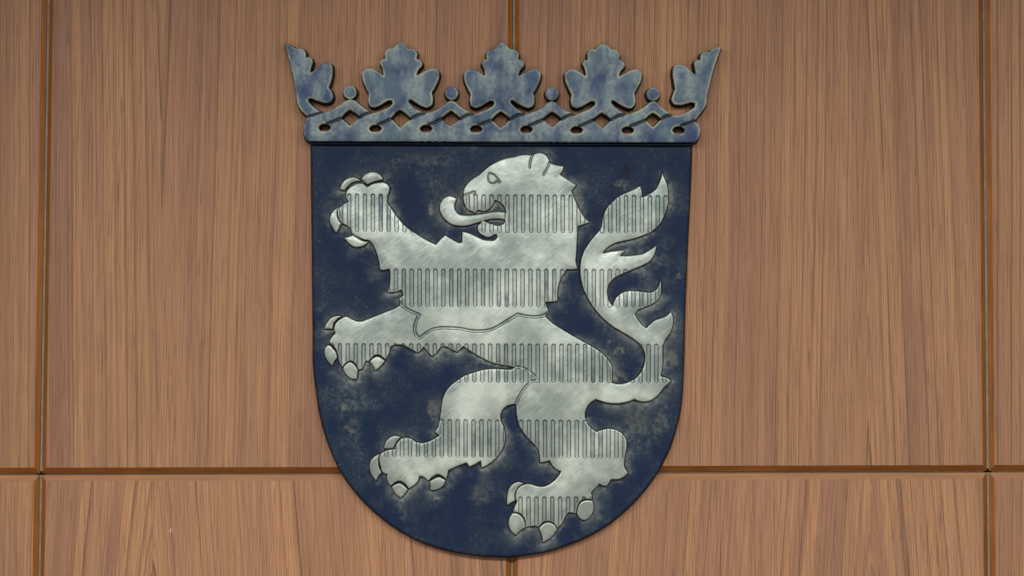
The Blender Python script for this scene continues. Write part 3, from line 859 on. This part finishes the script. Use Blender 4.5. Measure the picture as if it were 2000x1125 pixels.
def hj(x):
    return HJ[0] + (HJ[1] - HJ[0]) * x / 2000.0


GAP, CH, CHZ = 2.7, 8.8, 0.0070
TOPY, BOTY = -640.0, 1660.0
LABELS = {(0, 0): 'narrow strip of veneer panel at the left edge above the horizontal joint',
          (1, 0): 'tall teak veneer panel behind the left half of the shield above the horizontal joint',
          (2, 0): 'tall teak veneer panel behind the right half of the shield above the horizontal joint',
          (3, 0): 'narrow strip of veneer panel at the right edge above the horizontal joint',
          (0, 1): 'small corner of a veneer panel at the bottom left below the horizontal joint',
          (1, 1): 'lower teak veneer panel left of the shield tip with pale pointed grain',
          (2, 1): 'lower teak veneer panel right of the shield tip below the horizontal joint',
          (3, 1): 'small corner of a veneer panel at the bottom right below the horizontal joint'}
# grain of each panel: centre x (px), start z, apex width, slope, seed, lightness
GRAIN = {(0, 0): (-300, 0, 0.05, 0.012, 3.1, 0.97), (1, 0): (313, 0.0, 0.010, -0.022, 7.7, 1.0), (2, 0): (1694, 0.0, 0.010, 0.027, 12.4, 1.0),
         (3, 0): (2350, 0, 0.05, 0.012, 17.9, 0.97), (0, 1): (-280, 0, 0.04, -0.02, 21.3, 1.05), (1, 1): (303, 0, 0.012, 0.088, 25.2, 1.08),
         (2, 1): (1696, 0, 0.010, 0.085, 31.6, 1.08), (3, 1): (2300, 0, 0.04, 0.03, 36.8, 1.04)}


def quad_pts(col, row):
    """corners (px) of the panel's outer edge"""
    def corner(i, s, r):
        if r == 0:
            y = TOPY
        elif r == 2:
            y = BOTY
        else:
            y = hj(vj(i, 924))
        x = vj(i, y if r != 1 else y)
        return x, y
    g = GAP
    gy = 1.6
    tl = corner(col, 1, row)
    tr = corner(col + 1, -1, row)
    br = corner(col + 1, -1, row + 1)
    bl = corner(col, 1, row + 1)
    top = g if row == 0 else gy
    bot = gy if row == 0 else g
    return [(tl[0] + g, tl[1] + top), (tr[0] - g, tr[1] + top), (br[0] - g, br[1] - bot), (bl[0] + g, bl[1] - bot)]


for row in (0, 1):
    for colm in range(4):
        q = quad_pts(colm, row)
        ct = CH if row == 0 else 11.5
        cb = 12.0 if row == 0 else CH
        inner = [(q[0][0] + CH, q[0][1] + ct), (q[1][0] - CH, q[1][1] + ct), (q[2][0] - CH, q[2][1] - cb), (q[3][0] + CH, q[3][1] - cb)]
        O = [to_wall(*p) for p in q]
        N_ = [to_wall(*p) for p in inner]
        xc, zs, apex, slope, seed, light = GRAIN[(colm, row)]
        mat = wood_material((xc - 1000) / 1000.0, zs, apex, slope, seed, light)
        # the face in a fine enough sheet, with its arris a hair rounded by the bands
        verts = [(p[0], 0.0, p[1]) for p in N_]
        verts += [(p[0], CHZ, p[1]) for p in O] + [(p[0], 0.021, p[1]) for p in O]
        faces = [(0, 3, 2, 1)] + [(4 + i, 8 + i, 8 + (i + 1) % 4, 4 + (i + 1) % 4) for i in range(4)] + [(8, 9, 10, 11)]
        base = np.array([(O[2][0] + O[3][0]) / 2, 0.0105, (O[2][1] + O[3][1]) / 2])
        pan = link_mesh('wood_panel', verts, faces, [mat], None, False, origin=base)
        pan['label'] = LABELS[(colm, row)]
        pan['category'] = 'wall panel'
        pan['group'] = 'teak veneer wall panels'
        # four lacquered bevels round the face
        for i in range(4):
            j = (i + 1) % 4
            A, B_ = N_[i], N_[j]
            C_, D_ = O[j], O[i]
            mats = [M_BANDT if (row == 1 and i == 0) else (M_BANDH if i in (0, 2) else M_BAND)]
            m_ = 14
            vv = []
            for k in range(m_ + 1):
                t = k / m_
                vv.append((A[0] + (B_[0] - A[0]) * t, 0.0, A[1] + (B_[1] - A[1]) * t))
                vv.append((D_[0] + (C_[0] - D_[0]) * t, CHZ, D_[1] + (C_[1] - D_[1]) * t))
            ff = [(2 * k, 2 * k + 2, 2 * k + 3, 2 * k + 1) for k in range(m_)]
            link_mesh('edge_band', vv, ff, mats, pan, False)

# grey filler strips in the joints
for i in (1, 2, 3):
    for row in (0, 1):
        ya, yb = (TOPY, hj(vj(i, 924)) - 6.5) if row == 0 else (hj(vj(i, 924)) + 1.2, BOTY)
        A = to_wall(vj(i, ya) + 0.6, ya)
        B_ = to_wall(vj(i, yb) + 0.6, yb)
        w = 0.0024
        v, f = [], []
        for (x, z) in (A, B_):
            for dx, y in ((-w, 0.0082), (w, 0.0082), (w, 0.0215), (-w, 0.0215)):
                v.append((x + dx, y, z))
        f = [(0, 4, 5, 1), (1, 5, 6, 2), (2, 6, 7, 3), (3, 7, 4, 0), (0, 1, 2, 3), (4, 7, 6, 5)]
        st = link_mesh('joint_strip', v, f, [M_STRIP], None, False)
        side = ('left', 'middle', 'right')[i - 1]
        st['label'] = 'thin grey filler strip in the %s vertical joint %s the horizontal joint' % (side, 'above' if row == 0 else 'below')
        st['category'] = 'joint strip'
        st['group'] = 'grey filler strips in the panel joints'
for c in range(4):
    xa, xb = vj(c, 924) + (8 if c else 0), vj(c + 1, 924) - (8 if c < 3 else 0)
    A = to_wall(xa, hj(xa))
    B_ = to_wall(xb, hj(xb))
    w = 0.0010
    v = []
    for (x, z) in (A, B_):
        for dz, y in ((-w, 0.0084), (w, 0.0084), (w, 0.0210), (-w, 0.0210)):
            v.append((x, y, z + dz))
    f = [(0, 1, 5, 4), (1, 2, 6, 5), (2, 3, 7, 6), (3, 0, 4, 7), (0, 3, 2, 1), (4, 5, 6, 7)]
    st = link_mesh('joint_strip', v, f, [M_STRIPH], None, False)
    st['label'] = ('short pale strip in the horizontal joint at the left edge', 'pale strip in the horizontal joint left of the shield',
                   'pale strip in the horizontal joint right of the shield', 'short pale strip in the horizontal joint at the right edge')[c]
    st['category'] = 'joint strip'
    st['group'] = 'grey filler strips in the panel joints'

# ------------------------------------------------------------------ the coat of arms
bx, bz = to_wall(980, 1087, EMB)
ROOT = bpy.data.objects.new('coat_of_arms', None)
ROOT.location = (float(bx), 0.0, float(bz))
COL.objects.link(ROOT)
ROOT['label'] = 'dark blue shield with a silver rampant lion and leafy crown hung on the wood wall'
ROOT['category'] = 'coat of arms'

TS = 16.0      # thickness of the shield plate (mm)
TC = 27.0      # thickness of the crown
TL = 26.0      # top of the lion


# shield: rows are closer together at the double line under the crown
def shield_h(X, Y, S, xs, ys):
    h = TS + rounded(S, 2.5)
    yl = Y - (X - 620) * 0.0031
    bead = sstep(yl, 280.2, 280.9) * (1 - sstep(yl, 281.9, 282.6))
    gap = sstep(yl, 282.0, 282.6) * (1 - sstep(yl, 283.6, 284.4))
    low = 1 - sstep(yl, 280.2, 280.9)
    return h + bead * (TC - 1.0 - TS) - gap * 2.0 - low * 2.0, np.clip(np.maximum(gap, low), 0, 1) * 0.9


def near_lion(xs, ys):
    D, NX_, NY_ = seg_dist(xs, ys, [LION, TONGUE] + [curve(c) for c in CLAWS], True, 40.0)
    X, Y = np.meshgrid(xs, ys)
    # more dust was left below and to the right of the lion's edges
    dirw = 0.55 + 0.45 * np.where(D > 0, ((Y - NY_) * 0.75 + (X - NX_) * 0.5) / np.maximum(D, 1e-3), 0)
    return np.exp(-D / 7.5) * 1.4 * np.clip(dirw, 0.10, 1)


sx = np.arange(602, 1357, 1.8)
sy = np.concatenate([np.arange(268, 279, 1.0), np.arange(279, 292, 0.5), np.arange(292, 1092, 1.8)])
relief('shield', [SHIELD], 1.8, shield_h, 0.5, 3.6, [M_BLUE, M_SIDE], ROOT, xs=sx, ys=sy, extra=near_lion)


def crown_h(X, Y, S, xs, ys):
    dep, m = cut_depth(xs, ys, CROWN_CUTS)
    h = TC + rounded(S, 2.6) + 0.6 * (1 - np.exp(-S / 6.0)) - dep
    return h, m


def leaf_sel(cx, dy, w=78):
    def fn(x, y):
        # above the neck of the leaf
        return (np.abs(x - cx) < w) & (y < 196.5 + dy + 0 * x) | ((np.abs(x - cx) < 68) & (np.abs(x - cx) > 15.3) & (y < 213 + dy) & (y < 199 + dy + (np.abs(x - cx) - 15) * 0.42))
    return fn


sel = [('crown', lambda x, y: ~(leaf_sel(782, 0)(x, y) | leaf_sel(980.2, 1)(x, y) | leaf_sel(1177, 1.6)(x, y)
                                | ((x < 655) & (y < 198 + np.clip(x - 603, 0, 60) * 0.3)) | ((x > 1308) & (y < 204 + np.clip(1357 - x, 0, 60) * 0.18)))),
       ('leaf', leaf_sel(782, 0)), ('leaf', leaf_sel(980.2, 1)), ('leaf', leaf_sel(1177, 1.6)),
       ('leaf', lambda x, y: x < 700), ('leaf', None)]
crown_parts = relief('crown', [CROWN] + HOLES, 1.0, crown_h, 0.5, 2.8, [M_CROWN, M_SIDE], ROOT, select=sel)
crown = crown_parts[0]
crown_parts[4]['label'] = 'half leaf cut off by the crown side at the left'
crown_parts[5]['label'] = 'half leaf cut off by the crown side at the right'


def pearl_h(X, Y, S, xs, ys):
    return TC - 0.6 + rounded(S, 2.4) + 1.2 * (1 - np.exp(-S / 6.0)), np.zeros_like(X)


for (cx, cy, r) in PEARLS:
    relief('pearl', [ellipse(cx, cy, r, r, 64)], 1.0, pearl_h, 0.5, 2.4, [M_CROWN, M_SIDE], crown)


def lion_h(X, Y, S, xs, ys):
    dep, m = cut_depth(xs, ys, CUTS)
    sl = slot_mask(xs, ys)
    h = TL - 1.6 + rounded(S, 2.0) + 1.6 * (1 - np.exp(-S / 9.0))
    h = h - np.maximum(dep * 1.25, sl * 3.6)
    return np.maximum(h, TS + 0.4), np.maximum(sl, m)


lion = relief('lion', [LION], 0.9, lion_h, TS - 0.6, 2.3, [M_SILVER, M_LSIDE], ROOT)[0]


def claw_h(X, Y, S, xs, ys):
    return TL - 2.2 + rounded(S, 2.2) + 1.5 * (1 - np.exp(-S / 5.0)), np.zeros_like(X)


for c in CLAWS:
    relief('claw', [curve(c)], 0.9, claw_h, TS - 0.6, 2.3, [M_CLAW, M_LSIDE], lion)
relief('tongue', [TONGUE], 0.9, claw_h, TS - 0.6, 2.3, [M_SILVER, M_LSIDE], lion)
